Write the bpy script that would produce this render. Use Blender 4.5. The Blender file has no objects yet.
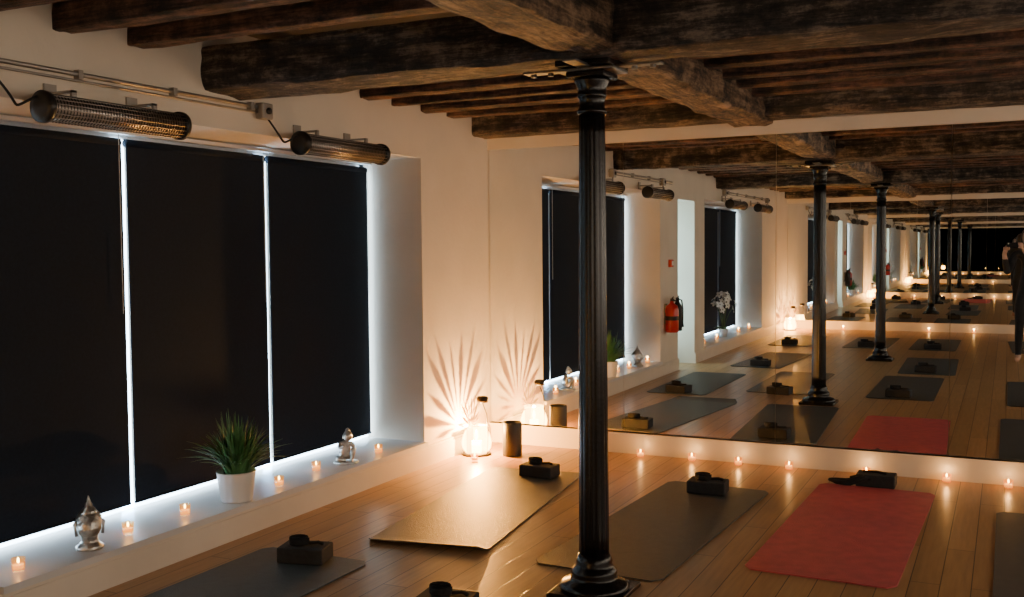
import bpy, bmesh, math, random
from mathutils import Vector, Matrix, noise
random.seed(7)
scene = bpy.context.scene
COL = scene.collection

# ------------------------------------------------------------------ materials
def new_mat(name):
    m = bpy.data.materials.new(name); m.use_nodes = True
    nt = m.node_tree; b = nt.nodes["Principled BSDF"]
    return m, nt, b

def mat(name, col, rough=0.6, metal=0.0, var=0.0, vscale=8.0, bump=0.0, bscale=40.0, emis=None, estr=0.0, spec=0.5, stretch=(1,1,1)):
    m, nt, b = new_mat(name)
    b.inputs["Base Color"].default_value = (*col, 1)
    b.inputs["Roughness"].default_value = rough
    b.inputs["Metallic"].default_value = metal
    b.inputs["Specular IOR Level"].default_value = spec
    tc = nt.nodes.new("ShaderNodeTexCoord")
    mp = nt.nodes.new("ShaderNodeMapping"); mp.inputs["Scale"].default_value = stretch
    nt.links.new(tc.outputs["Object"], mp.inputs["Vector"])
    if var > 0:
        n = nt.nodes.new("ShaderNodeTexNoise"); n.inputs["Scale"].default_value = vscale
        n.inputs["Detail"].default_value = 5
        nt.links.new(mp.outputs[0], n.inputs["Vector"])
        r = nt.nodes.new("ShaderNodeValToRGB")
        r.color_ramp.elements[0].position = 0.3; r.color_ramp.elements[1].position = 0.7
        r.color_ramp.elements[0].color = (*[c*(1-var) for c in col], 1)
        r.color_ramp.elements[1].color = (*[min(1, c*(1+var)) for c in col], 1)
        nt.links.new(n.outputs["Fac"], r.inputs[0]); nt.links.new(r.outputs[0], b.inputs["Base Color"])
    if bump > 0:
        n2 = nt.nodes.new("ShaderNodeTexNoise"); n2.inputs["Scale"].default_value = bscale
        n2.inputs["Detail"].default_value = 4
        nt.links.new(mp.outputs[0], n2.inputs["Vector"])
        bp = nt.nodes.new("ShaderNodeBump"); bp.inputs["Strength"].default_value = bump
        bp.inputs["Distance"].default_value = 0.01
        nt.links.new(n2.outputs["Fac"], bp.inputs["Height"]); nt.links.new(bp.outputs[0], b.inputs["Normal"])
    if emis:
        b.inputs["Emission Color"].default_value = (*emis, 1)
        b.inputs["Emission Strength"].default_value = estr
    return m

def wood_beam(name, stretch, c1, c2, c3):
    m, nt, b = new_mat(name)
    tc = nt.nodes.new("ShaderNodeTexCoord")
    mp = nt.nodes.new("ShaderNodeMapping"); mp.inputs["Scale"].default_value = stretch
    nt.links.new(tc.outputs["Object"], mp.inputs["Vector"])
    n = nt.nodes.new("ShaderNodeTexNoise"); n.inputs["Scale"].default_value = 4.0; n.inputs["Detail"].default_value = 12
    n.inputs["Roughness"].default_value = 0.78; n.inputs["Distortion"].default_value = 0.3
    nt.links.new(mp.outputs[0], n.inputs["Vector"])
    n2 = nt.nodes.new("ShaderNodeTexNoise"); n2.inputs["Scale"].default_value = 4.5; n2.inputs["Detail"].default_value = 12
    n2.inputs["Roughness"].default_value = 0.78
    nt.links.new(tc.outputs["Object"], n2.inputs["Vector"])
    mx = nt.nodes.new("ShaderNodeMath"); mx.operation = 'MULTIPLY'
    nt.links.new(n.outputs["Fac"], mx.inputs[0]); nt.links.new(n2.outputs["Fac"], mx.inputs[1])
    r = nt.nodes.new("ShaderNodeValToRGB")
    r.color_ramp.elements[0].position = 0.195; r.color_ramp.elements[1].position = 0.255
    r.color_ramp.elements[0].color = (*c1, 1); r.color_ramp.elements[1].color = (*c2, 1)
    e = r.color_ramp.elements.new(0.335); e.color = (*c3, 1)
    nt.links.new(mx.outputs[0], r.inputs[0]); nt.links.new(r.outputs[0], b.inputs["Base Color"])
    b.inputs["Roughness"].default_value = 0.6
    ad = nt.nodes.new("ShaderNodeMath"); ad.operation = 'ADD'
    nt.links.new(n2.outputs["Fac"], ad.inputs[0]); nt.links.new(n.outputs["Fac"], ad.inputs[1])
    bp = nt.nodes.new("ShaderNodeBump"); bp.inputs["Strength"].default_value = 1.0; bp.inputs["Distance"].default_value = 0.055
    nt.links.new(ad.outputs[0], bp.inputs["Height"]); nt.links.new(bp.outputs[0], b.inputs["Normal"])
    return m

def floor_mat():
    m, nt, b = new_mat("oak_floorboards")
    tc = nt.nodes.new("ShaderNodeTexCoord")
    mp = nt.nodes.new("ShaderNodeMapping"); mp.inputs["Rotation"].default_value = (0, 0, math.radians(90))
    nt.links.new(tc.outputs["Object"], mp.inputs["Vector"])
    br = nt.nodes.new("ShaderNodeTexBrick")
    br.inputs["Scale"].default_value = 1.0
    br.inputs["Brick Width"].default_value = 1.6; br.inputs["Row Height"].default_value = 0.125
    br.inputs["Mortar Size"].default_value = 0.0022; br.inputs["Mortar Smooth"].default_value = 0.1
    br.inputs["Color1"].default_value = (0.48, 0.27, 0.12, 1)
    br.inputs["Color2"].default_value = (0.37, 0.205, 0.088, 1)
    br.inputs["Mortar"].default_value = (0.03, 0.016, 0.008, 1)
    br.offset = 0.37
    nt.links.new(mp.outputs[0], br.inputs["Vector"])
    mp2 = nt.nodes.new("ShaderNodeMapping"); mp2.inputs["Scale"].default_value = (14, 1.0, 1)
    nt.links.new(tc.outputs["Object"], mp2.inputs["Vector"])
    n = nt.nodes.new("ShaderNodeTexNoise"); n.inputs["Scale"].default_value = 3.5; n.inputs["Detail"].default_value = 6
    nt.links.new(mp2.outputs[0], n.inputs["Vector"])
    mr = nt.nodes.new("ShaderNodeMapRange"); mr.inputs["To Min"].default_value = 0.65; mr.inputs["To Max"].default_value = 1.3
    nt.links.new(n.outputs["Fac"], mr.inputs["Value"])
    vm = nt.nodes.new("ShaderNodeVectorMath"); vm.operation = 'SCALE'
    nt.links.new(br.outputs["Color"], vm.inputs[0]); nt.links.new(mr.outputs[0], vm.inputs["Scale"])
    nt.links.new(vm.outputs[0], b.inputs["Base Color"])
    b.inputs["Roughness"].default_value = 0.32
    bp = nt.nodes.new("ShaderNodeBump"); bp.inputs["Strength"].default_value = 0.25; bp.inputs["Distance"].default_value = 0.002
    bp.invert = True
    nt.links.new(br.outputs["Fac"], bp.inputs["Height"]); nt.links.new(bp.outputs[0], b.inputs["Normal"])
    return m

def thin_glass(name, col, fac, emis=0.0, ecol=(1.0,0.42,0.1)):
    m = bpy.data.materials.new(name); m.use_nodes = True; nt = m.node_tree
    nt.nodes.clear()
    o = nt.nodes.new("ShaderNodeOutputMaterial")
    t = nt.nodes.new("ShaderNodeBsdfTransparent"); t.inputs[0].default_value = (*col, 1)
    g = nt.nodes.new("ShaderNodeBsdfGlossy"); g.inputs["Roughness"].default_value = 0.1; g.inputs[0].default_value = (0.9, 0.9, 0.9, 1)
    mx = nt.nodes.new("ShaderNodeMixShader"); mx.inputs[0].default_value = fac
    nt.links.new(t.outputs[0], mx.inputs[1]); nt.links.new(g.outputs[0], mx.inputs[2])
    last = mx
    if emis > 0:
        e = nt.nodes.new("ShaderNodeEmission"); e.inputs[0].default_value = (*ecol, 1); e.inputs[1].default_value = emis
        a = nt.nodes.new("ShaderNodeAddShader")
        nt.links.new(mx.outputs[0], a.inputs[0]); nt.links.new(e.outputs[0], a.inputs[1]); last = a
    nt.links.new(last.outputs[0], o.inputs[0])
    return m

def mirror_mat():
    m = bpy.data.materials.new("silvered_mirror"); m.use_nodes = True; nt = m.node_tree
    b = nt.nodes["Principled BSDF"]
    b.inputs["Base Color"].default_value = (0.93, 0.945, 0.93, 1)
    b.inputs["Metallic"].default_value = 1; b.inputs["Roughness"].default_value = 0.0
    return m

M_WALL = mat("painted_plaster_cream", (0.75, 0.67, 0.56), 0.75, var=0.04, vscale=3, bump=0.15, bscale=25)
M_TRIM = mat("white_gloss_trim", (0.72, 0.66, 0.57), 0.4, var=0.03, vscale=5)
M_SILL = mat("white_sill_paint", (0.66, 0.66, 0.66), 0.35, var=0.03, vscale=6)
M_CEIL = mat("dark_ceiling_boards", (0.035, 0.022, 0.015), 0.8, var=0.4, vscale=4, bump=0.4, stretch=(1, 12, 1))
M_BX = wood_beam("aged_oak_beam_across", (0.8, 7, 7), (0.006, 0.005, 0.004), (0.065, 0.045, 0.033), (0.33, 0.25, 0.185))
M_BY = wood_beam("aged_oak_beam_along", (7, 0.8, 7), (0.014, 0.009, 0.006), (0.18, 0.112, 0.068), (0.50, 0.34, 0.22))
M_JO = wood_beam("aged_joist_wood", (0.6, 8, 8), (0.012, 0.006, 0.004), (0.10, 0.047, 0.030), (0.30, 0.145, 0.092))
M_FLOOR = floor_mat()
M_MIR = mirror_mat()
M_BLIND = mat("black_roller_blind", (0.008, 0.014, 0.026), 0.85, var=0.15, vscale=60, bump=0.1, bscale=300, spec=0.2)
M_RAIL = mat("white_blind_rail", (0.7, 0.72, 0.75), 0.4, var=0.02)
M_DAY = mat("daylight_glazing", (0.8, 0.9, 1), 0.5, emis=(0.60, 0.82, 1.0), estr=16.0)
M_DAYD = mat("frosted_door_glazing", (0.8, 0.9, 1), 0.5, emis=(0.60, 0.92, 1.0), estr=8.0)
M_FILLR = mat("added_fill_glazing", (0.9, 0.9, 0.9), 0.5, emis=(1.0, 0.84, 0.67), estr=7.8)  # glowing panes added on the unseen right wall as soft room fill
M_IRON = mat("black_gloss_cast_iron", (0.004, 0.004, 0.005), 0.25, 0.0, var=0.3, vscale=12, bump=0.1, bscale=60, spec=0.35)
M_STEEL = mat("worn_steel", (0.16, 0.16, 0.16), 0.4, 0.9, var=0.3, vscale=20)
M_HEAT = mat("heater_housing", (0.02, 0.018, 0.017), 0.4, 0.3, var=0.2)
M_GRILL = mat("heater_grille_steel", (0.42, 0.37, 0.33), 0.35, 0.9, var=0.15, vscale=30)
M_COND = mat("galvanised_conduit", (0.33, 0.30, 0.27), 0.45, 0.6, var=0.15)
M_BLK = mat("black_rubber", (0.012, 0.012, 0.013), 0.6, var=0.2)
M_MATG = mat("mat_grey_foam", (0.045, 0.051, 0.052), 0.5, var=0.15, vscale=20, bump=0.5, bscale=180)
M_MATB = mat("mat_olive_foam", (0.066, 0.068, 0.063), 0.42, var=0.15, vscale=20, bump=0.5, bscale=180)
M_MATT = mat("mat_teal_foam", (0.052, 0.068, 0.073), 0.48, var=0.15, vscale=20, bump=0.5, bscale=180)
M_MATR = mat("mat_red_foam", (0.46, 0.062, 0.078), 0.6, var=0.15, vscale=14, bump=0.5, bscale=180)
M_BLOCK = mat("foam_block_charcoal", (0.025, 0.026, 0.029), 0.75, var=0.2, vscale=60, bump=0.2, bscale=120, spec=0.3)
M_STRAP = mat("black_cotton_strap", (0.006, 0.006, 0.007), 0.9, var=0.2, vscale=80)
M_POT = mat("white_ceramic", (0.72, 0.71, 0.69), 0.35, var=0.03)
M_SOIL = mat("potting_soil", (0.03, 0.02, 0.012), 0.95, var=0.4, vscale=60, bump=0.8)
M_LEAF = mat("green_blade_leaf", (0.07, 0.20, 0.065), 0.45, var=0.35, vscale=12)
M_SILV = mat("antique_silver", (0.55, 0.54, 0.51), 0.28, 0.9, var=0.35, vscale=30, bump=0.4, bscale=70)
M_WAX = mat("glowing_wax", (0.9, 0.7, 0.4), 0.5, var=0.05, emis=(1.0, 0.42, 0.08), estr=1.4)
M_FLAME = mat("candle_flame", (1, 0.7, 0.3), 0.5, emis=(1.0, 0.60, 0.18), estr=45.0)
M_VGLASS = thin_glass("votive_glass", (1.0, 0.85, 0.6), 0.12, 0.22, (1.0,0.35,0.06))
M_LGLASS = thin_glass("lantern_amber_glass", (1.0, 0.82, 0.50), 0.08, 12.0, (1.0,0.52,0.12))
M_RAYBLADE = thin_glass("amber_ray_blade", (0.24, 0.095, 0.02), 0.15, 2.2, (1.0,0.45,0.08))
M_LWAX = mat("lantern_glowing_wax", (0.9, 0.7, 0.4), 0.5, emis=(1.0, 0.58, 0.18), estr=30.0)
M_LMET = mat("lantern_dark_metal", (0.04, 0.03, 0.02), 0.4, 0.8, var=0.2)
M_CYL = mat("black_ribbed_ceramic", (0.03, 0.028, 0.027), 0.5, var=0.2, bump=0.2)
M_RED = mat("extinguisher_red", (0.45, 0.02, 0.015), 0.3, var=0.05)
M_PETAL = mat("white_petal", (0.85, 0.84, 0.80), 0.5, var=0.04)
M_STEM = mat("orchid_stem", (0.06, 0.12, 0.03), 0.6, var=0.2)
M_CLOTH = mat("black_clothing", (0.012, 0.012, 0.015), 0.85, var=0.3, vscale=20, bump=0.3, bscale=40)
M_SKIN = mat("skin", (0.55, 0.33, 0.24), 0.5, var=0.06, vscale=15)
M_HAIR = mat("brown_hair", (0.05, 0.028, 0.015), 0.5, var=0.3, vscale=40, bump=0.4, bscale=90)
M_EYE = mat("eye_white", (0.75, 0.73, 0.7), 0.2, var=0.02)
M_LIP = mat("lip", (0.42, 0.15, 0.13), 0.5, var=0.05)
M_SIGN = mat("red_callpoint", (0.5, 0.03, 0.02), 0.4, var=0.03)
M_PHONE = mat("phone_body", (0.02, 0.02, 0.025), 0.15, 0.2, var=0.02)

# ------------------------------------------------------------------ builder
class MB:
    def __init__(s): s.v=[]; s.f=[]; s.m=[]; s.sm=[]; s.mats=[]
    def mi(s, m):
        if m not in s.mats: s.mats.append(m)
        return s.mats.index(m)
    def add(s, vs, fs, m, smooth=False):
        o=len(s.v); s.v += [tuple(v) for v in vs]; k=s.mi(m)
        for f in fs: s.f.append([o+i for i in f]); s.m.append(k); s.sm.append(smooth)
    def box(s, x0,x1,y0,y1,z0,z1, m):
        vs=[(x,y,z) for x in (x0,x1) for y in (y0,y1) for z in (z0,z1)]
        fs=[(0,1,3,2),(4,6,7,5),(0,4,5,1),(2,3,7,6),(0,2,6,4),(1,5,7,3)]
        s.add(vs,fs,m)
    def bbox(s, c, size, m, bev=0.005, rot=0.0, seg=2):
        bm=bmesh.new(); bmesh.ops.create_cube(bm,size=1)
        bmesh.ops.scale(bm,vec=size,verts=bm.verts)
        bmesh.ops.bevel(bm,geom=bm.edges[:],offset=bev,segments=seg,affect='EDGES',profile=0.5)
        bmesh.ops.rotate(bm,cent=(0,0,0),matrix=Matrix.Rotation(rot,3,'Z'),verts=bm.verts)
        bmesh.ops.translate(bm,vec=c,verts=bm.verts)
        bm.verts.ensure_lookup_table()
        s.add([v.co[:] for v in bm.verts],[[v.index for v in f.verts] for f in bm.faces],m,False); bm.free()
    def lathe(s, prof, c, m, seg=24, smooth=True, flute=None, axis='Z', cap=True):
        vs=[]; n=len(prof)
        for (r,z) in prof:
            for k in range(seg):
                a=2*math.pi*k/seg
                rr=r
                if flute: rr=r*(1+flute(a,z))
                x,y=rr*math.cos(a),rr*math.sin(a)
                if axis=='Z': p=(c[0]+x,c[1]+y,c[2]+z)
                elif axis=='Y': p=(c[0]+x,c[1]+z,c[2]+y)
                else: p=(c[0]+z,c[1]+x,c[2]+y)
                vs.append(p)
        fs=[]
        for i in range(n-1):
            for k in range(seg):
                k2=(k+1)%seg
                q=(i*seg+k,i*seg+k2,(i+1)*seg+k2,(i+1)*seg+k)
                fs.append(q if axis!='Y' else q[::-1])
        if cap:
            if prof[0][0]>1e-5: fs.append(tuple(range(seg))[::-1])
            if prof[-1][0]>1e-5: fs.append(tuple((n-1)*seg+k for k in range(seg)))
        s.add(vs,fs,m,smooth)
    def tube(s, pts, r, m, seg=8, smooth=True):
        pts=[Vector(p) for p in pts]; vs=[]; n=len(pts)
        rr = r if isinstance(r,(list,tuple)) else [r]*n
        up=Vector((0,0,1)); prev=None
        for i,p in enumerate(pts):
            t=(pts[min(i+1,n-1)]-pts[max(i-1,0)]).normalized()
            if prev is None:
                a=t.cross(up)
                if a.length<1e-3: a=t.cross(Vector((1,0,0)))
            else: a=prev-t*prev.dot(t)
            a.normalize(); b=t.cross(a); prev=a
            for k in range(seg):
                an=2*math.pi*k/seg
                vs.append(p+(a*math.cos(an)+b*math.sin(an))*rr[i])
        fs=[]
        for i in range(n-1):
            for k in range(seg):
                k2=(k+1)%seg; fs.append((i*seg+k,i*seg+k2,(i+1)*seg+k2,(i+1)*seg+k))
        fs.append(tuple(range(seg))[::-1]); fs.append(tuple((n-1)*seg+k for k in range(seg)))
        s.add(vs,fs,m,smooth)
    def ellipsoid(s, c, r, m, seg=20, rings=12, fn=None):
        vs=[]; fs=[]
        for i in range(rings+1):
            t=math.pi*i/rings
            for k in range(seg):
                a=2*math.pi*k/seg
                p=Vector((math.sin(t)*math.cos(a),math.sin(t)*math.sin(a),math.cos(t)))
                q=Vector((p.x*r[0],p.y*r[1],p.z*r[2]))
                if fn: q=fn(p,q)
                vs.append((c[0]+q.x,c[1]+q.y,c[2]+q.z))
        for i in range(rings):
            for k in range(seg):
                k2=(k+1)%seg; fs.append((i*seg+k,(i+1)*seg+k,(i+1)*seg+k2,i*seg+k2))
        s.add(vs,fs,m,True)
    def obj(s, name, parent=None, loc=(0,0,0), rotz=0.0, origin=None, fixn=True):
        me=bpy.data.meshes.new(name+"_mesh")
        vs=s.v
        if origin: vs=[(v[0]-origin[0],v[1]-origin[1],v[2]-origin[2]) for v in vs]; loc=origin
        me.from_pydata(vs,[],s.f)
        for m in s.mats: me.materials.append(m)
        me.polygons.foreach_set("material_index",s.m); me.polygons.foreach_set("use_smooth",s.sm)
        me.update()
        if fixn:
            bm=bmesh.new(); bm.from_mesh(me); bmesh.ops.recalc_face_normals(bm,faces=bm.faces[:]); bm.to_mesh(me); bm.free()
        o=bpy.data.objects.new(name,me); COL.objects.link(o)
        o.location=loc; o.rotation_euler=(0,0,rotz)
        if parent: o.parent=parent
        return o

def empty(name, loc=(0,0,0)):
    e=bpy.data.objects.new(name,None); e.location=loc; e.empty_display_size=0.1; COL.objects.link(e); return e

def point(name, loc, energy, col, rad, parent=None):
    l=bpy.data.lights.new(name,'POINT'); l.energy=energy; l.color=col; l.shadow_soft_size=rad
    o=bpy.data.objects.new(name,l); COL.objects.link(o); o.location=loc
    if parent: o.parent=parent
    return o

# ------------------------------------------------------------------ dimensions
XL=-3.6; XR=3.4; YF=7.0; YB=-4.8; ZC=2.62; XW=-4.02
b=MB(); b.box(XL-0.6,XR+0.2,YB-0.2,YF+0.2,-0.1,0,M_FLOOR); b.obj("floor")
b=MB(); b.box(XL-0.6,XR+0.2,YB-0.2,YF+0.2,ZC,ZC+0.1,M_CEIL); b.obj("ceiling")

b=MB()
LINT=2.115
piers=[(6.0,YF+0.2),(2.0,2.7),(0.8,1.28),(YB-0.2,-2.7)]
for y0,y1 in piers: b.box(XL-0.6,XL,y0,y1,0,ZC,M_WALL)
for y0,y1 in [(2.7,6.0),(-2.7,0.8)]:
    b.box(XL-0.6,XL,y0,y1,LINT,ZC,M_WALL); b.box(XL-0.6,XL,y0,y1,0,0.145,M_WALL)
    b.box(XL-0.6,XL-0.52,y0,y1,0.145,LINT,M_WALL)
b.box(XL-0.6,XL,1.28,2.0,2.07,ZC,M_WALL)
b.box(XL-0.6,XL-0.5,1.28,2.0,0,2.07,M_WALL)
b.obj("wall_left")
b=MB(); b.box(XL-0.6,XR+0.2,YF+0.02,YF+0.2,0,ZC,M_WALL); b.obj("wall_front")
b=MB(); b.box(XL-0.6,XR+0.2,YB-0.2,YB-0.02,0,ZC,M_WALL); b.obj("wall_back")
b=MB()
wr=[(-3.4,-2.1),(-0.4,0.9),(2.6,3.9),(5.1,6.4)]
prev=YB-0.2
for y0,y1 in wr:
    b.box(XR,XR+0.2,prev,y0,0,ZC,M_WALL); prev=y1
    b.box(XR,XR+0.2,y0,y1,0,0.8,M_WALL); b.box(XR,XR+0.2,y0,y1,2.2,ZC,M_WALL)
b.box(XR,XR+0.2,prev,YF+0.2,0,ZC,M_WALL)
b.obj("wall_right")
for i,(y0,y1) in enumerate(wr):  # added windows, out of view, put in to fill the room with light
    b=MB(); x=XR+0.1
    b.box(x,x+0.01,y0+.03,y1-.03,0.83,2.17,M_FILLR)
    for a in (y0,(y0+y1)/2-.02,y1-.04): b.box(x-.03,x,a,a+.04,0.8,2.2,M_TRIM)
    for a in (0.8,1.5,2.16): b.box(x-.032,x-.002,y0,y1,a,a+.04,M_TRIM)
    b.obj("fill_window_%d"%(i+3))

b=MB(); b.box(XL,XR,YF-0.03,YF+0.02,0,0.15,M_TRIM); b.box(XL,XR,YF-0.036,YF+0.02,0.135,0.15,M_TRIM); b.obj("baseboard_front")
b=MB(); b.box(XL,XR,YB-0.02,YB+0.03,0,0.15,M_TRIM); b.obj("baseboard_back")
b=MB()
for y0,y1 in [(2.0,YF-0.037),(YB+0.03,1.28)]:
    b.box(XL,XL+0.018,y0,y1,0,0.12,M_TRIM); b.box(XL,XL+0.012,y0,y1,0.12,0.138,M_TRIM)
b.obj("baseboard_left")
b=MB(); b.box(XR-0.018,XR,YB+.03,YF-.036,0,0.13,M_TRIM); b.obj("baseboard_right")
b=MB(); b.box(XL,XR,YF-0.012,YF+0.02,2.25,2.34,M_WALL); b.obj("trim_1")
b=MB(); b.box(XL,XR,YB-0.02,YB+0.012,2.25,2.34,M_WALL); b.obj("trim_2")
for i,(y0,y1) in enumerate([(2.7,6.0),(-2.7,0.8)]):
    b=MB(); b.box(XL-0.52,XL,y0,y1,0.145,0.17,M_SILL); b.box(XL,XL+0.03,y0-0.0,y1+0.0,0.14,0.17,M_SILL)
    b.obj("trim_%d"%(i+3))

def mirror(name, y, sgn):
    e=empty(name,(0,y,0)); x=XL+0.004; k=0
    while x<2.9:
        b=MB(); b.box(x+0.0015,x+1.09-0.0015,y if sgn>0 else y-0.006,y+0.006 if sgn>0 else y,0.152,2.248,M_MIR)
        o=b.obj("%s_panel_%d"%(name,k)); o.parent=e; o.location=(0,-y,0)
        x+=1.09; k+=1
mirror("wall_mirror",YF,1); mirror("wall_mirror.001",YB,-1)

def window_left(idx, ys):
    e=empty("fill_window_%d"%idx,(0,0,0)); y0,y1=ys[0],ys[-1]
    BT=LINT-0.05
    g=MB()
    for a in (y0,y1-0.05): g.box(XW-0.09,XW-0.05,a,a+0.05,0.17,LINT,M_RAIL)
    g.box(XW-0.09,XW-0.05,y0,y1,LINT-0.05,LINT,M_RAIL)
    o=g.obj("frame"); o.parent=e
    g=MB()
    for a in ys:
        c=min(max(a,y0+0.045),y1-0.045)
        g.box(XW-0.045,XW-0.04,c-0.04,c+0.04,0.175,BT,M_DAY)
    g.box(XW-0.045,XW-0.04,y0+.09,y1-.09,0.172,0.205,M_DAY)
    o=g.obj("glazing"); o.parent=e
    g=MB(); n=len(ys)-1
    for k in range(n):
        a=ys[k]+(0.016 if k else 0.030); c=ys[k+1]-(0.016 if k<n-1 else 0.030)
        g.box(XW-0.004,XW,a,c,0.205,BT-0.02,M_BLIND)
        g.tube([(XW-0.002,a,0.210),(XW-0.002,c,0.210)],0.008,M_BLIND,8)
        g.tube([(XW-0.012,a+0.005,BT-0.02),(XW-0.012,c-0.005,BT-0.02)],0.022,M_BLIND,10)
    o=g.obj("roller_blinds"); o.parent=e
    g=MB(); g.box(XW-0.03,XW+0.02,y0,y1,BT+0.022,BT+0.04,M_RAIL)
    for k in range(1,n+1):
        yy=ys[k]-0.045
        pts=[(XW+0.015,yy,BT+0.02-0.9*t) for t in [0,0.25,0.5,0.75,1]]
        g.tube(pts,0.0018,M_RAIL,6)
    o=g.obj("blind_rail"); o.parent=e
window_left(1,[2.7,3.8,4.9,6.0]); window_left(2,[-2.7,-1.53,-0.37,0.8])

e=empty("door_1",(0,0,0))
g=MB(); x=XL-0.46
g.box(x-.03,x,1.28,1.40,0,2.07,M_SILL); g.box(x-.03,x,1.88,2.0,0,2.07,M_SILL)
g.box(x-.03,x,1.40,1.88,0,0.3,M_SILL); g.box(x-.03,x,1.40,1.88,1.95,2.07,M_SILL)
g.box(x-.03,x,1.40,1.88,1.02,1.08,M_SILL)
g.tube([(x+.04,1.44,0.95),(x+.04,1.44,1.2)],0.01,M_STEEL); g.tube([(x,1.44,0.97),(x+.04,1.44,0.97)],0.008,M_STEEL); g.tube([(x,1.44,1.18),(x+.04,1.44,1.18)],0.008,M_STEEL)
o=g.obj("door_frame"); o.parent=e
g=MB(); g.box(x-.02,x-.012,1.40,1.88,0.3,1.02,M_DAYD); g.box(x-.02,x-.012,1.40,1.88,1.08,1.95,M_DAYD)
o=g.obj("door_glass"); o.parent=e

# ------------------------------------------------------------------ beams
def beam(name, axis, a0, a1, c, w, z0, z1, m, amp=0.012, seed=0, step=0.05, ret=None):
    n=max(2,int((a1-a0)/step)); nw=6; vs=[]
    loop=[]
    for i in range(nw): loop.append((-0.5+i/nw,-0.5))
    for i in range(nw): loop.append((0.5,-0.5+i/nw))
    for i in range(nw): loop.append((0.5-i/nw,0.5))
    for i in range(nw): loop.append((-0.5,0.5-i/nw))
    L=len(loop)
    for i in range(n+1):
        a=a0+(a1-a0)*i/n
        for (u,v) in loop:
            cor = 0.95 if abs(u)>0.49 and abs(v)>0.49 else 1.0
            p=Vector((a*0.8+seed*13.1,u*1.2+seed,v*1.2))
            q=Vector((a*6+seed*3.1,u*5,v*5))
            d=noise.noise(p)*amp*1.6+noise.noise(q)*amp*1.0
            d2=noise.noise(p+Vector((50,3,9)))*amp*1.6+noise.noise(q+Vector((5,5,5)))*amp*1.0
            cc=c+u*w*cor+d; zz=(z0+z1)/2+v*(z1-z0)*cor+(d2 if v<0.4 else 0)
            vs.append((a,cc,zz) if axis=='X' else (cc,a,zz))
    fs=[]
    for i in range(n):
        for k in range(L):
            k2=(k+1)%L; fs.append((i*L+k,i*L+k2,(i+1)*L+k2,(i+1)*L+k))
    fs.append(tuple(range(L))[::-1]); fs.append(tuple(n*L+k for k in range(L)))
    b = ret or MB(); b.add(vs,fs,m,True)
    if ret is None: return b.obj(name)
CX=-1.58
beam("ceiling_beam",'X',XL,XR,4.08,0.33,2.285,2.51,M_BX,0.014,1)
beam("ceiling_beam",'X',XL,XR,0.05,0.33,2.285,2.51,M_BX,0.014,2)
beam("ceiling_beam",'X',XL,XR,YF-0.14,0.25,2.335,2.56,M_BX,0.008,3)
beam("ceiling_beam",'X',XL,XR,YB+0.14,0.25,2.335,2.56,M_BX,0.008,4)
beam("ceiling_girder",'Y',YB+0.02,YF-0.02,CX,0.27,2.30,2.55,M_BY,0.013,5)
j=MB(); ys=[]
y=3.50
while y>YB+0.3:
    ys.append(y); y-=0.40
y=4.62
while y<6.6: ys.append(y); y+=0.36
for k,yy in enumerate(ys):
    if abs(yy-0.05)<0.22: continue
    beam("", 'X', XL, XR, yy, 0.12, 2.43, 2.63, M_JO, 0.007, 10+k, 0.10, ret=j)
j.obj("ceiling_joists")

# ------------------------------------------------------------------ columns
def column(x,y):
    b=MB()
    b.bbox((x,y,0.012),(0.32,0.32,0.024),M_IRON,0.006,0.0)
    base=[(0.150,0.024),(0.153,0.035),(0.140,0.05),(0.105,0.062),(0.095,0.075),(0.100,0.09),(0.098,0.105),(0.084,0.118),(0.078,0.13),(0.080,0.145),(0.073,0.16),(0.066,0.175)]
    b.lathe(base,(x,y,0),M_IRON,40)
    N=14; sp=[]
    for i in range(25):
        t=i/24; sp.append((0.064-0.010*t,0.175+t*(2.06-0.175)))
    b.lathe(sp,(x,y,0),M_IRON,N*8,flute=lambda a,z: 0.06*abs(math.cos(a*N/2))**0.7-0.03)
    cap=[(0.054,2.06),(0.062,2.065),(0.065,2.075),(0.058,2.085),(0.055,2.09),(0.055,2.125),(0.060,2.132),(0.064,2.14),(0.060,2.15),(0.063,2.175),(0.074,2.198),(0.076,2.212)]
    b.lathe(cap,(x,y,0),M_IRON,40)
    b.bbox((x,y,2.224),(0.17,0.17,0.024),M_IRON,0.005)
    b.bbox((x,y,2.243),(0.26,0.18,0.012),M_STEEL,0.003)
    b.bbox((x,y,2.255),(0.62,0.06,0.010),M_STEEL,0.003)
    b.bbox((x,y,2.253),(0.06,0.50,0.010),M_STEEL,0.003)
    for dx in (-0.27,-0.19,0.19,0.27):
        b.lathe([(0.014,-0.014),(0.014,0.0)],(x+dx,y,2.252),M_STEEL,6,False)
    b.bbox((x,y,2.268),(0.24,0.24,0.03),M_IRON,0.004)
    b.obj("cast_iron_column",origin=(x,y,0))
column(-1.60,4.08); column(-1.48,0.05)

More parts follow.
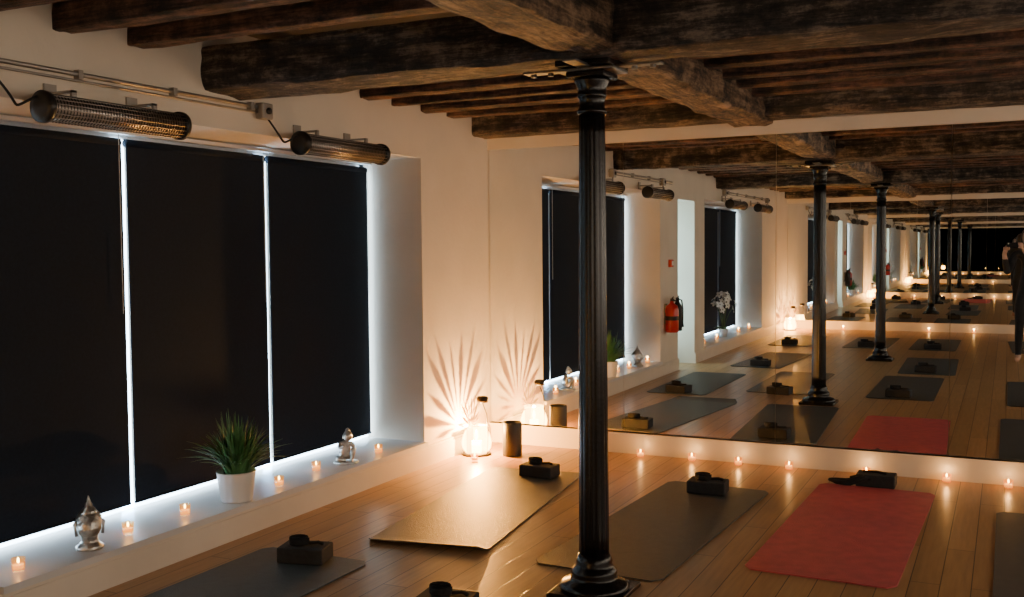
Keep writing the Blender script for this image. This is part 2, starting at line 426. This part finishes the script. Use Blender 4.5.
# ------------------------------------------------------------------ heaters & conduit
def heater(y0,y1,z=2.10):
    b=MB(); x=XL+0.15; r=0.060; n=14
    ang=[math.radians(60+i*(200)/n) for i in range(n+1)]
    vs=[]
    for yy in (y0,y1):
        for a in ang: vs.append((x+r*math.cos(a),yy,z+r*math.sin(a)*0.95))
    L=n+1
    fs=[(k,k+1,L+k+1,L+k) for k in range(n)]
    b.add(vs,fs,M_HEAT,True)
    b.tube([(x,y0+0.01,z),(x,y1-0.01,z)],r*0.80,M_GRILL,20)
    for yy in (y0,y1):
        b.lathe([(r*0.6,-0.008),(r*1.08,-0.004),(r*1.08,0.018),(r*0.9,0.022)],(x,yy-0.01,z),M_HEAT,24,True,axis='Y')
    m=int((y1-y0)/0.016)
    for i in range(m):
        yy=y0+0.02+(y1-y0-0.04)*i/(m-1)
        pts=[(x+r*0.97*math.cos(a),yy,z+r*0.95*math.sin(a)) for a in [math.radians(-100+ q*16) for q in range(11)]]
        b.tube(pts,0.0020,M_HEAT,5)
    for q in range(8):
        a=math.radians(-90+q*20)
        b.tube([(x+r*math.cos(a),y0,z+r*0.95*math.sin(a)),(x+r*math.cos(a),y1,z+r*0.95*math.sin(a))],0.0024,M_GRILL,5)
    for yy in (y0+0.15,y1-0.15):
        b.box(XL+0.001,XL+0.012,yy-0.03,yy+0.03,z+0.04,z+0.12,M_COND)
        b.box(XL+0.01,x,yy-0.012,yy+0.012,z+0.075,z+0.085,M_COND)
        b.box(x-0.012,x,yy-0.012,yy+0.012,z+0.05,z+0.085,M_COND)
    b.obj("infrared_wall_heater",origin=(XL,(y0+y1)/2,z))
for a,c in [(2.86,3.60),(4.50,5.28),(-0.75,0.05),(-2.5,-1.7)]: heater(a,c,2.075)
zc=2.235
for y0,y1 in [(2.3,4.298),(-2.9,-0.2)]:
    b=MB()
    b.tube([(XL+0.02,y0,zc+0.02),(XL+0.02,y1,zc+0.02)],0.010,M_COND,10)
    b.tube([(XL+0.02,y0,zc-0.008),(XL+0.02,y1,zc-0.008)],0.006,M_COND,8)
    q=y0+0.3
    while q<y1:
        b.box(XL+0.001,XL+0.033,q-0.012,q+0.012,zc-0.0,zc+0.038,M_COND); q+=0.55
    b.obj("electrical_conduit",origin=(XL+.02,(y0+y1)/2,zc))
for yb in (2.70,4.343,-0.155,-2.945):
    b=MB()
    b.bbox((XL+0.031,yb,zc),(0.055,0.085,0.085),M_COND,0.008)
    b.lathe([(0.0,0),(0.018,0),(0.018,0.012),(0.0,0.012)],(XL+0.057,yb,zc),M_HEAT,16,True,axis='X')
    pts=[]
    for i in range(15):
        t=i/14; pts.append((XL+0.04+0.10*t,yb+0.02+0.118*t+0.02*math.sin(t*6.28),zc-0.04-0.075*math.sin(math.pi*t)-0.08*t))
    b.tube(pts,0.0055,M_BLK,8)
    b.obj("junction_box",origin=(XL+.03,yb,zc))

# ------------------------------------------------------------------ mats & blocks
def yoga_mat(x,y,w,l,m,rot=0.0,curl=0.0,name="yoga_mat"):
    nx,ny=10,40; t=0.006; vs=[]; fs=[]; rc=0.035
    def z_at(u,v):
        z=0.001+0.001*(noise.noise(Vector((u*6+x*3,v*6+y,1)))+1)
        if curl: 
            d=v*l; z+= curl*max(0,1-d/0.10)**2*(0.6+0.4*u)
        return z
    for i in range(ny+1):
        v=i/ny
        for k in range(nx+1):
            u=k/nx
            px=(u-0.5)*w; py=(v-0.5)*l
            dy=max(0,abs(py)-(l/2-rc))
            lim=w/2-rc+math.sqrt(max(0,rc*rc-dy*dy))
            px=px*(lim/(w/2))
            vs.append((px,py,z_at(u,v)+t))
    T=len(vs)
    vs+= [(a,b_,c-t) for a,b_,c in vs]
    W=nx+1
    for i in range(ny):
        for k in range(nx):
            a=i*W+k; fs.append((a,a+1,a+W+1,a+W)); fs.append((T+a,T+a+W,T+a+W+1,T+a+1))
    for i in range(ny):
        a=i*W; fs.append((a,a+W,T+a+W,T+a)); a=i*W+nx; fs.append((a,T+a,T+a+W,a+W))
    for k in range(nx):
        a=k; fs.append((a,T+a,T+a+1,a+1)); a=ny*W+k; fs.append((a,a+1,T+a+1,T+a))
    b=MB(); b.add(vs,fs,m,True); o=b.obj(name,loc=(x,y,0.0),rotz=rot)
    md=o.modifiers.new("edge",'EDGE_SPLIT'); md.split_angle=math.radians(40)
    return o

def block(x,y,rot=0.0,strap=True,loose=False,zb=0.0092):
    b=MB(); b.bbox((0,0,zb+0.0375),(0.23,0.15,0.075),M_BLOCK,0.008,0,3)
    b.obj("yoga_block",loc=(x,y,0),rotz=rot)
    if strap:
        b=MB(); zt=zb+0.075+0.0125
        pts=[]; n=70
        def strip(pts,wd,m):
            vs=[]; fs=[]
            for i,p in enumerate(pts):
                vs.append((p[0],p[1],p[2]-wd)); vs.append((p[0],p[1],p[2]+wd))
            for i in range(len(pts)-1): fs.append((2*i,2*i+2,2*i+3,2*i+1))
            b.add(vs,fs,m,True)
        if not loose:
            r0=0.012
            for i in range(n):
                t=i/(n-1); a=t*5*2*math.pi; r=r0+0.034*t
                pts.append((r*math.cos(a)*1.15-0.03,r*math.sin(a)*0.85,zt+0.003*math.sin(a)+0.008))
            strip(pts,0.016,M_STRAP)
            b.lathe([(0.0,-0.012),(0.040,-0.012),(0.044,0.0),(0.040,0.018),(0.0,0.02)],(-0.03,0,zt),M_STRAP,20)
            b.tube([(0.02,0.0,zt-0.004),(0.06,0.02,zt-0.003),(0.09,0.0,zt-0.004)],0.008,M_STRAP,6)
        else:
            for i in range(90):
                t=i/89; a=t*3.2*2*math.pi
                pts.append((-0.13+0.10*math.cos(a)-0.05*t,-0.075-0.01+0.05*math.sin(a)*0.8,zb+0.016+0.02*t+0.075*max(0,math.cos(a))*0.5))
            b.tube(pts,0.009,M_STRAP,6)
            b.tube([(-0.08,0,zb+0.083),(0.0,0.02,zb+0.083),(0.06,-0.02,zb+0.083)],0.008,M_STRAP,6)
        b.obj("yoga_strap",loc=(x,y,0),rotz=rot,fixn=False)

yoga_mat(-3.03,3.10,0.62,1.84,M_MATT); block(-3.02,3.91,0.25)
yoga_mat(-2.72,5.25,0.65,1.86,M_MATB,math.radians(6.5),0.03); block(-2.74,6.02,-0.05)
yoga_mat(-1.65,5.27,0.64,1.90,M_MATG,math.radians(-3)); block(-1.62,6.02,0.05)
yoga_mat(-0.73,5.60,0.67,1.90,M_MATR,math.radians(-1.5)); block(-0.72,6.64,0.0,True,True,0.002)
yoga_mat(0.28,5.32,0.64,1.84,M_MATG); block(0.32,6.02,0)
yoga_mat(-2.10,2.68,0.62,1.84,M_MATG); block(-2.06,3.60,0.1,zb=0.001)
yoga_mat(-0.93,2.65,0.62,1.84,M_MATG); block(-0.95,3.42,0)
yoga_mat(0.32,2.7,0.62,1.84,M_MATG); block(0.30,3.5,0.1)
yoga_mat(-2.75,0.55,0.62,1.84,M_MATG,0.05); block(-2.75,1.3,0)
yoga_mat(-0.85,0.55,0.62,1.80,M_MATT,-0.02); block(-0.85,1.25,0)
for xx,mm in [(-2.95,M_MATG),(-1.85,M_MATB),(-0.95,M_MATT),(0.35,M_MATG)]:
    yoga_mat(xx,-2.35,0.62,1.84,mm,random.uniform(-.04,.04)); block(xx,-1.62,random.uniform(-.1,.1))
yoga_mat(1.4,5.3,0.62,1.84,M_MATT); yoga_mat(1.45,2.7,0.62,1.84,M_MATG); yoga_mat(1.5,-2.3,0.62,1.84,M_MATG)

# ------------------------------------------------------------------ candles
def votive(x,y,z,pw=0.3):
    e=empty("tealight_candle",(x,y,z))
    b=MB()
    b.lathe([(0.0,0.001),(0.022,0.001),(0.025,0.01),(0.028,0.055),(0.026,0.055),(0.0235,0.012),(0.0,0.010)],(0,0,0),M_VGLASS,20)
    b.lathe([(0.0,0.0105),(0.0215,0.0105),(0.0225,0.028),(0.0,0.026)],(0,0,0),M_WAX,16)
    b.tube([(0,0,0.026),(0.0005,0,0.033)],0.0008,M_BLK,5)
    b.lathe([(0.0,0.032),(0.004,0.036),(0.0055,0.042),(0.0035,0.051),(0.0,0.058)],(0,0,0),M_FLAME,10)
    b.obj("glass_wax_and_flame",parent=e)
    point("flame_light",(0,0,0.068),pw,(1.0,0.50,0.15),0.012,e)
for x in (-2.34,-1.97,-1.64,-1.30,-0.81,-0.33,0.02,0.45,0.9): votive(x,6.90+random.uniform(-.02,.02),0.0,0.5)
for x in (-2.6,-2.0,-1.2,-0.5,0.3): votive(x,YB+0.12,0.0,0.5)
for x,y in [(-3.70,2.87),(-3.71,3.47),(-3.71,3.84),(-3.68,4.54),(-3.73,4.95),(-3.68,5.55)]: votive(x,y,0.17,0.15)
for y in (0.4,-0.3,-1.6,-2.3): votive(-3.72,y,0.17,0.15)

def lantern(x,y,sd):
    rnd=random.Random(sd)
    e=empty("glass_fan_lantern",(x,y,0))
    b=MB(); R=0.100
    b.lathe([(0.0,0.0),(R+0.008,0.0),(R+0.008,0.010),(R-0.0,0.016),(0.0,0.016)],(0,0,0),M_LMET,24)
    b.box(-0.058,-0.050,-0.045,0.045,0.016,0.19,M_LMET)
    b.tube([(0.085,0,0.014),(0.095,0,0.15),(0.085,0,0.30),(0.05,0,0.385)],0.0035,M_LMET,6)
    b.lathe([(0.0,0.0),(0.040,0.002),(0.044,0.035),(0.034,0.045),(0.0,0.048)],(0.05,0,0.382),M_LMET,20)
    b.obj("metal_base",parent=e)
    b=MB(); zc_=0.205; xf=-0.046  # fan blades added to cast diverging rays on the wall
    a=math.radians(-14)
    while a<math.radians(194):
        wd=math.radians(rnd.uniform(4.0,13.0)); gap=math.radians(rnd.uniform(4,11))
        Lr=rnd.uniform(0.13,0.26)*(0.75+0.25*abs(math.sin(a)))
        r0=0.02
        def pt(an,r,dx=0): return (xf+dx,r*math.cos(an),zc_+r*math.sin(an))
        for dx in (0,0.003):
            vs=[pt(a+wd*0.3,r0,dx),pt(a+wd*0.7,r0,dx),pt(a,Lr*0.7,dx),pt(a+wd,Lr*0.7,dx),pt(a+wd/2,Lr,dx)]
            b.add(vs,[(0,1,3,2),(2,3,4)],M_RAYBLADE,False)
        a+=wd+gap
    b.obj("added_ray_blades",parent=e,fixn=False)
    b=MB(); b.lathe([(R-0.025,0.016),(R-0.002,0.05),(R+0.004,0.09),(R-0.006,0.14),(R-0.028,0.19),(R-0.022,0.215)],(0.0,0,0),M_LGLASS,72,cap=False,flute=lambda a,z:0.05*math.cos(a*12)); b.obj("fluted_glass_bowl",parent=e)
    b=MB(); b.lathe([(0.0,0.016),(0.036,0.016),(0.036,0.10),(0.03,0.098),(0.0,0.095)],(0.0,0,0),M_LWAX,20)
    b.lathe([(0.0,0.10),(0.010,0.12),(0.014,0.14),(0.008,0.165),(0.0,0.185)],(0,0,0),M_FLAME,12)
    b.obj("pillar_candle",parent=e)
    point("flame_light",(0,0,0.205),135.0,(1.0,0.50,0.14),0.006,e)
lantern(-3.46,6.50,3); lantern(-3.46,-4.35,5)
b=MB()
b.lathe([(0.0,0.0),(0.068,0.0),(0.07,0.008),(0.07,0.235),(0.066,0.243),(0.060,0.243),(0.058,0.20),(0.0,0.20)],(0,0,0),M_CYL,48,flute=lambda a,z:0.012*math.cos(a*24))
b.obj("ribbed_candle_cylinder",loc=(-3.21,6.58,0))
votive(-3.36,6.28,0.0,0.8)

# ------------------------------------------------------------------ plant
b=MB()
b.lathe([(0.0,0.0),(0.078,0.0),(0.083,0.01),(0.102,0.15),(0.105,0.158),(0.098,0.16),(0.094,0.15),(0.0,0.145)],(0,0,0),M_POT,64,flute=lambda a,z:0.012*math.cos(a*16+z*30))
b.lathe([(0.0,0.150),(0.092,0.148)],(0,0,0),M_SOIL,20,cap=False)
for k in range(260):
    a=random.uniform(0,2*math.pi); lean=random.uniform(0.1,1.35); L=random.uniform(0.22,0.36); w=random.uniform(0.005,0.009)
    r0=random.uniform(0,0.07); base=Vector((r0*math.cos(a),r0*math.sin(a),0.150)); d=Vector((math.cos(a),math.sin(a),0)); s_=Vector((-math.sin(a),math.cos(a),0))
    vs=[];n=7
    for i in range(n+1):
        t=i/n; out=L*lean*0.62*t**1.3; up=L*(t*(1.05-0.25*lean)-0.30*lean*t*t)
        p=base+d*out+Vector((0,0,up)); ww=w*(1-t**2.2)+0.0004
        vs+= [p-s_*ww,p+Vector((0,0,-ww*0.5)),p+s_*ww]
    fs=[]
    for i in range(n):
        for q in (0,1): fs.append((3*i+q,3*i+q+1,3*i+q+4,3*i+q+3))
    b.add(vs,fs,M_LEAF,True)
b.obj("potted_grass_plant",loc=(-3.68,4.19,0.17),fixn=False)

# orchid on second sill: arching stems carrying open five-petal flowers in a rounded head
b=MB()
b.lathe([(0.0,0.0),(0.05,0.0),(0.07,0.12),(0.065,0.12),(0.06,0.1),(0.0,0.1)],(0,0,0),M_POT,24)
heads=[]
for s in range(9):
    a=s*0.698+0.2; sp=(0.05,0.11,0.16)[s%3]; hh=(0.52,0.46,0.38)[s%3]
    f=lambda t: Vector((0.02*math.cos(a)+sp*t*t*math.cos(a),0.02*math.sin(a)+sp*t*t*math.sin(a),0.1+hh*t))
    b.tube([f(i/8) for i in range(9)],0.004,M_STEM,6)
    heads.append((f(1.0),Vector((math.cos(a)*0.6+0.3,math.sin(a)*0.8,0.4)).normalized()))
    heads.append((f(0.8)+Vector((0.02,0,0)),Vector((0.8,math.sin(a)*0.5,0.2)).normalized()))
for c,nrm in heads:
    t1=nrm.cross(Vector((0,0,1))).normalized(); t2=nrm.cross(t1)
    for q in range(5):
        an=q*1.2566; dr=t1*math.cos(an)+t2*math.sin(an); sd=nrm.cross(dr)
        vs=[c, c+dr*0.025+sd*0.020+nrm*0.006, c+dr*0.025-sd*0.020+nrm*0.006, c+dr*0.050+sd*0.014+nrm*0.004, c+dr*0.050-sd*0.014+nrm*0.004, c+dr*0.062-nrm*0.004]
        b.add(vs,[(0,1,2),(1,3,4,2),(3,5,4)],M_PETAL,True)
    b.ellipsoid(c+nrm*0.008,(0.008,0.008,0.008),M_STEM,6,4)
for s in range(6):
    a=s*1.05; vs=[];fs=[]
    for i in range(6):
        t=i/5; p=Vector((math.cos(a)*0.15*t,math.sin(a)*0.15*t,0.1+0.16*t-0.14*t*t)); sd=Vector((-math.sin(a),math.cos(a),0))*0.028*math.sin(math.pi*(t*0.9+0.05))
        vs+=[p-sd,p+sd]
    for i in range(5): fs.append((2*i,2*i+1,2*i+3,2*i+2))
    b.add(vs,fs,M_LEAF,True)
b.obj("white_orchid",loc=(-3.74,-0.75,0.17),fixn=False)

# ------------------------------------------------------------------ buddha head
b=MB()
def headfn(p,q):
    if p.z<0: q.x*=1-0.25*p.z*p.z; q.y*=1-0.22*p.z*p.z
    if p.x>0.3 and abs(p.y)<0.3:
        g=math.exp(-(p.y/0.10)**2)*math.exp(-((p.z+0.08)/0.22)**2); q.x+=0.012*g
    for sy in (-1,1):
        g=math.exp(-((p.y-sy*0.38)/0.17)**2)*math.exp(-((p.z-0.08)/0.09)**2)
        if p.x>0: q.x-=0.006*g
    if p.x>0: q.x+=0.004*math.exp(-(p.y/0.25)**2)*math.exp(-((p.z+0.45)/0.08)**2)
    return q
b.ellipsoid((0,0,0.10),(0.056,0.052,0.062),M_SILV,36,28,headfn)
b.lathe([(0.0,0.0),(0.058,0.0),(0.060,0.012),(0.046,0.022),(0.036,0.035),(0.036,0.06)],(0,0,0),M_SILV,28)
def curl(p,q):
    k=0.0022*math.sin(math.atan2(p.y,p.x)*14)*math.sin(math.acos(max(-1,min(1,p.z)))*16); return q*(1+k*14)
b.ellipsoid((-0.014,0,0.124),(0.057,0.056,0.050),M_SILV,56,36,curl)
b.lathe([(0.036,0.156),(0.034,0.168),(0.026,0.180),(0.019,0.186),(0.016,0.198),(0.010,0.210),(0.006,0.222),(0.002,0.236),(0.0,0.238)],(-0.006,0,0),M_SILV,24)
for sy in (-1,1):
    b.tube([(-0.004,sy*0.055,0.125),(0.0,sy*0.060,0.115),(0.002,sy*0.059,0.09),(0.004,sy*0.054,0.062)],[0.006,0.009,0.006,0.008],M_SILV,8)
b.obj("buddha_head_statue",loc=(-3.69,3.23,0.17),rotz=math.radians(-35),fixn=True)

# ------------------------------------------------------------------ skin-modifier helper
def skin_mesh(name, verts, edges, radii, root=0, sub=1, branch=0.6):
    me=bpy.data.meshes.new(name+"_sk"); me.from_pydata(verts,edges,[]); me.update()
    o=bpy.data.objects.new(name+"_sk",me); COL.objects.link(o)
    o.modifiers.new("s",'SKIN')
    if not me.skin_vertices:
        bpy.context.view_layer.objects.active=o; bpy.ops.mesh.customdata_skin_add()
    sv=me.skin_vertices[0].data
    for i,r in enumerate(radii):
        sv[i].radius=(r,r) if not isinstance(r,tuple) else r
        sv[i].use_root=(i==root)
    o.modifiers["s"].branch_smoothing=branch; o.modifiers["s"].use_smooth_shade=True
    ss=o.modifiers.new("u",'SUBSURF'); ss.levels=sub; ss.render_levels=sub
    dg=bpy.context.evaluated_depsgraph_get(); dg.update()
    ev=o.evaluated_get(dg); m2=ev.to_mesh()
    vs=[v.co[:] for v in m2.vertices]; fs=[list(p.vertices) for p in m2.polygons]
    ev.to_mesh_clear(); bpy.data.objects.remove(o)
    return vs,fs

V=[(0,0,0.03),(0,0,0.07),(0.01,0,0.115),(0.018,0.0,0.135),
   (0.01,0.035,0.122),(0.05,0.05,0.10),(0.062,0.02,0.125),
   (0.01,-0.035,0.122),(0.05,-0.045,0.095),(0.07,-0.01,0.112),
   (0.01,0.035,0.025),(0.06,0.045,0.095),(0.065,0.03,0.015),(0.09,0.03,0.012),
   (0.01,-0.035,0.025),(0.07,-0.055,0.03),(0.05,0.0,0.018)]
E=[(0,1),(1,2),(2,3),(2,4),(4,5),(5,6),(2,7),(7,8),(8,9),(0,10),(10,11),(11,12),(12,13),(0,14),(14,15),(15,16)]
Rr=[0.034,0.032,0.028,0.014,0.014,0.011,0.009,0.014,0.011,0.009,0.022,0.016,0.011,0.008,0.022,0.016,0.010]
vs,fs=skin_mesh("statue",V,E,Rr)
b=MB(); b.add([(x,y,max(z,0.006)) for x,y,z in vs],fs,M_SILV,True)
b.lathe([(0.0,0.0),(0.075,0.0),(0.078,0.006),(0.07,0.012),(0.0,0.012)],(0.03,0,0),M_SILV,28)
b.ellipsoid((0.035,0.012,0.168),(0.030,0.028,0.035),M_SILV,24,16,lambda p,q: Vector((q.x+0.006*math.exp(-(p.y/0.2)**2)*math.exp(-(p.z/0.3)**2)*(1 if p.x>0 else 0),q.y,q.z)))
b.lathe([(0.016,0.196),(0.014,0.205),(0.008,0.214),(0.0,0.218)],(0.03,0.012,0),M_SILV,16)
for sy in (-1,1): b.ellipsoid((0.032,0.012+sy*0.029,0.162),(0.005,0.004,0.014),M_SILV,8,6)
b.obj("seated_buddha_statue",loc=(-3.72,5.24,0.17),rotz=math.radians(-50))

# ------------------------------------------------------------------ fire extinguishers
def extinguisher(y,mt,s=1.0):
    b=MB(); x=XL+0.085; z=0.50; r=0.066*s
    b.lathe([(0.0,0.0),(r*.9,0.0),(r,0.012),(r,0.27),(r*.83,0.31),(0.028,0.335),(0.022,0.35),(0.022,0.365),(0.0,0.365)],(x,y,z),mt,28)
    b.lathe([(r+.001,0.14),(r+.001,0.19)],(x,y,z),M_BLK,28,cap=False)
    b.bbox((x,y,z+0.38),(0.035,0.03,0.03),M_BLK,0.004)
    b.tube([(x,y,z+0.39),(x+0.03,y+0.05,z+0.415),(x+0.04,y+0.09,z+0.41)],0.007,M_BLK,6)
    b.tube([(x,y,z+0.375),(x+0.03,y+0.05,z+0.385),(x+0.04,y+0.085,z+0.37)],0.006,M_BLK,6)
    b.tube([(x,y-0.015,z+0.38),(x+0.03,y-0.07,z+0.36),(x+0.04,y-0.085,z+0.25),(x+0.04,y-0.08,z+0.1)],0.009,M_BLK,8)
    b.lathe([(0.008,0.0),(0.016,-0.06),(0.014,-0.06)],(x+0.04,y-0.08,z+0.1),M_BLK,12)
    b.box(XL+0.001,XL+0.02,y-0.03,y+0.03,z+0.1,z+0.33,M_STEEL)
    b.obj("fire_extinguisher",origin=(XL,y,z))
extinguisher(2.30,M_BLK,0.8); extinguisher(2.52,M_RED,1.15)
b=MB(); b.bbox((XL+0.021,2.35,1.3),(0.04,0.09,0.09),M_SIGN,0.006); b.bbox((XL+0.042,2.35,1.3),(0.006,0.05,0.05),M_PETAL,0.002); b.obj("fire_alarm_call_point",origin=(XL,2.35,1.3))

# ------------------------------------------------------------------ photographer (seen in the mirrors)
ox,oy=0.24,-0.40
pe=empty("photographer",(ox,oy,0))
V=[]; E=[]; R=[]
def nv(p,r,par=None):
    V.append(p); R.append(r)
    if par is not None: E.append((par,len(V)-1))
    return len(V)-1
pel=nv((ox,oy,0.93),(0.135,0.105))
w1=nv((ox,oy,1.08),(0.120,0.095),pel); ch=nv((ox,oy,1.25),(0.150,0.105),w1); uc=nv((ox,oy,1.36),(0.120,0.085),ch)
nk=nv((ox-0.005,oy+0.01,1.44),0.052,uc); nh=nv((ox-0.01,oy+0.025,1.50),0.05,nk)
for sx in (-1,1):
    hp=nv((ox+sx*0.09,oy,0.86),0.095,pel); kn=nv((ox+sx*0.10,oy+0.02,0.48),0.058,hp); cf=nv((ox+sx*0.105,oy-0.01,0.33),0.055,kn); an=nv((ox+sx*0.11,oy-0.01,0.08),0.038,cf)
    ft=nv((ox+sx*0.12,oy+0.07,0.045),0.038,an); te=nv((ox+sx*0.13,oy+0.15,0.035),0.032,ft)
hands=[]
for sx,el,wr_ in ((1,(ox+0.21,oy+0.14,1.12),(0.20,-0.14,1.37)),(-1,(ox-0.25,oy+0.14,1.12),(-0.045,-0.13,1.37))):
    sh=nv((ox+sx*0.17,oy,1.37),0.062,uc); elb=nv(el,0.043,sh)
    m_=tuple((a+c)/2 for a,c in zip(el,wr_)); fm=nv(m_,0.040,elb); wv=nv(wr_,0.026,fm)
    palm=(0.165,-0.085,1.43) if sx>0 else (-0.03,-0.085,1.42)
    pv=nv(palm,(0.032,0.020),wv); hands.append((sx,palm))
vs,fs=skin_mesh("body",V,E,R,0,2,0.8)
b=MB(); cl=[];sk=[]
for f in fs:
    c=[sum(vs[i][k] for i in f)/len(f) for k in range(3)]
    skin=False
    if c[2]>1.415 and abs(c[0]-ox)<0.08 and c[1]<-0.25: skin=True
    if c[1]>-0.155 and c[2]>1.3: skin=True
    if c[2]<0.09: skin=True
    (sk if skin else cl).append(f)
b.add(vs,cl,M_CLOTH,True)
b.f += sk; k=b.mi(M_SKIN); b.m += [k]*len(sk); b.sm += [True]*len(sk)
for sx,pm in hands:
    for q in range(4):
        if sx>0:
            r0=(pm[0]-0.005,pm[1]+0.0,pm[2]-0.012+q*0.018); pts=[r0,(0.150,-0.045,1.445+q*0.018),(0.135,-0.022,1.447+q*0.018),(0.112-0.004*abs(q-1),-0.020,1.449+q*0.018)]
        else:
            r0=(pm[0]-0.02+q*0.016,pm[1],pm[2]+0.005); pts=[r0,(pm[0]-0.02+q*0.019,-0.048,1.428),(pm[0]-0.02+q*0.019,-0.022,1.440),(pm[0]-0.018+q*0.019,-0.021,1.455)]
        b.tube(pts,[0.010,0.0095,0.0085,0.0065],M_SKIN,8)
    if sx>0: b.tube([(pm[0],pm[1]-0.005,pm[2]+0.0),(0.145,-0.066,1.455),(0.120,-0.050,1.475)],[0.013,0.011,0.008],M_SKIN,8)
    else: b.tube([(pm[0]+0.02,pm[1]-0.005,pm[2]),(0.015,-0.066,1.445),(0.02,-0.050,1.468)],[0.013,0.011,0.008],M_SKIN,8)
hc=(ox-0.015,oy+0.045,1.565)
def hf(p,q):
    if p.z<0: q.x*=1-0.22*p.z*p.z; q.y*=1-0.10*p.z*p.z
    if p.y>0.2:
        q.y+=0.020*math.exp(-(p.x/0.13)**2)*math.exp(-((p.z+0.18)/0.18)**2)
        for s in (-1,1): q.y-=0.010*math.exp(-((p.x-s*0.38)/0.18)**2)*math.exp(-((p.z-0.02)/0.12)**2)
        q.y+=0.005*math.exp(-(p.x/0.3)**2)*math.exp(-((p.z+0.52)/0.09)**2)
        q.y+=0.008*math.exp(-(p.x/0.3)**2)*math.exp(-((p.z+0.85)/0.15)**2)
    return q
b.ellipsoid(hc,(0.072,0.092,0.115),M_SKIN,40,32,hf)
for s in (-1,1):
    b.ellipsoid((hc[0]+s*0.030,hc[1]+0.074,hc[2]+0.003),(0.013,0.010,0.007),M_EYE,12,8)
    b.ellipsoid((hc[0]+s*0.030,hc[1]+0.082,hc[2]+0.003),(0.005,0.003,0.005),M_HAIR,8,6)
    b.tube([(hc[0]+s*0.015,hc[1]+0.086,hc[2]+0.020),(hc[0]+s*0.03,hc[1]+0.084,hc[2]+0.025),(hc[0]+s*0.047,hc[1]+0.072,hc[2]+0.019)],0.003,M_HAIR,5)
    b.ellipsoid((hc[0]+s*0.074,hc[1]-0.005,hc[2]-0.01),(0.007,0.017,0.028),M_SKIN,10,8)
b.ellipsoid((hc[0],hc[1]+0.086,hc[2]-0.060),(0.022,0.008,0.006),M_LIP,12,6)
def hairf(p,q):
    if p.y>0.25 and p.z<0.42:
        k=min(1,(p.y-0.25)*3); q.y*=1-0.55*k
    return q*(1+0.02*math.sin(math.atan2(p.y,p.x)*25))
b.ellipsoid((hc[0],hc[1]-0.012,hc[2]+0.012),(0.084,0.102,0.122),M_HAIR,48,30,hairf)
for k in range(26):
    a=math.radians(160+220*k/25); sx_=math.cos(a)*0.07; sy_=math.sin(a)*0.085
    b.tube([(hc[0]+sx_*0.9,hc[1]+sy_*0.9-0.01,hc[2]+0.04),(hc[0]+sx_*1.15,hc[1]+sy_-0.015,hc[2]-0.05),(hc[0]+sx_*1.2,hc[1]+sy_*0.95-0.02,hc[2]-0.14),(hc[0]+sx_*1.05,hc[1]+sy_*0.9-0.03,hc[2]-0.22)],[0.012,0.014,0.012,0.004],M_HAIR,6)
b.obj("body",parent=pe,fixn=True).location=(-ox,-oy,0)
b=MB(); b.bbox((0.055,-0.034,1.475),(0.150,0.008,0.073),M_PHONE,0.0035)
b.lathe([(0.0,0.0),(0.007,0.0),(0.007,0.002),(0.0,0.002)],(0.0,-0.030,1.497),M_EYE,12,axis='Y')
b.obj("phone",parent=pe).location=(-ox,-oy,0)

# ------------------------------------------------------------------ world & camera
w=bpy.data.worlds.new("World"); scene.world=w; w.use_nodes=True
w.node_tree.nodes["Background"].inputs[0].default_value=(0.5,0.6,0.8,1); w.node_tree.nodes["Background"].inputs[1].default_value=0.3

cam=bpy.data.cameras.new("camera"); co=bpy.data.objects.new("camera",cam); COL.objects.link(co)
f=1020.0
cam.sensor_width=36; cam.lens=f/1024*36; cam.clip_start=0.02; cam.clip_end=300
yaw=math.radians(25.95); pitch=math.radians(2.85); roll=math.radians(-0.5)
co.location=(0,0,1.5)
Rm=Matrix.Rotation(yaw,4,'Z')@Matrix.Rotation(math.radians(90)-pitch,4,'X')@Matrix.Rotation(roll,4,'Z')
co.rotation_euler=Rm.to_euler()
scene.camera=co
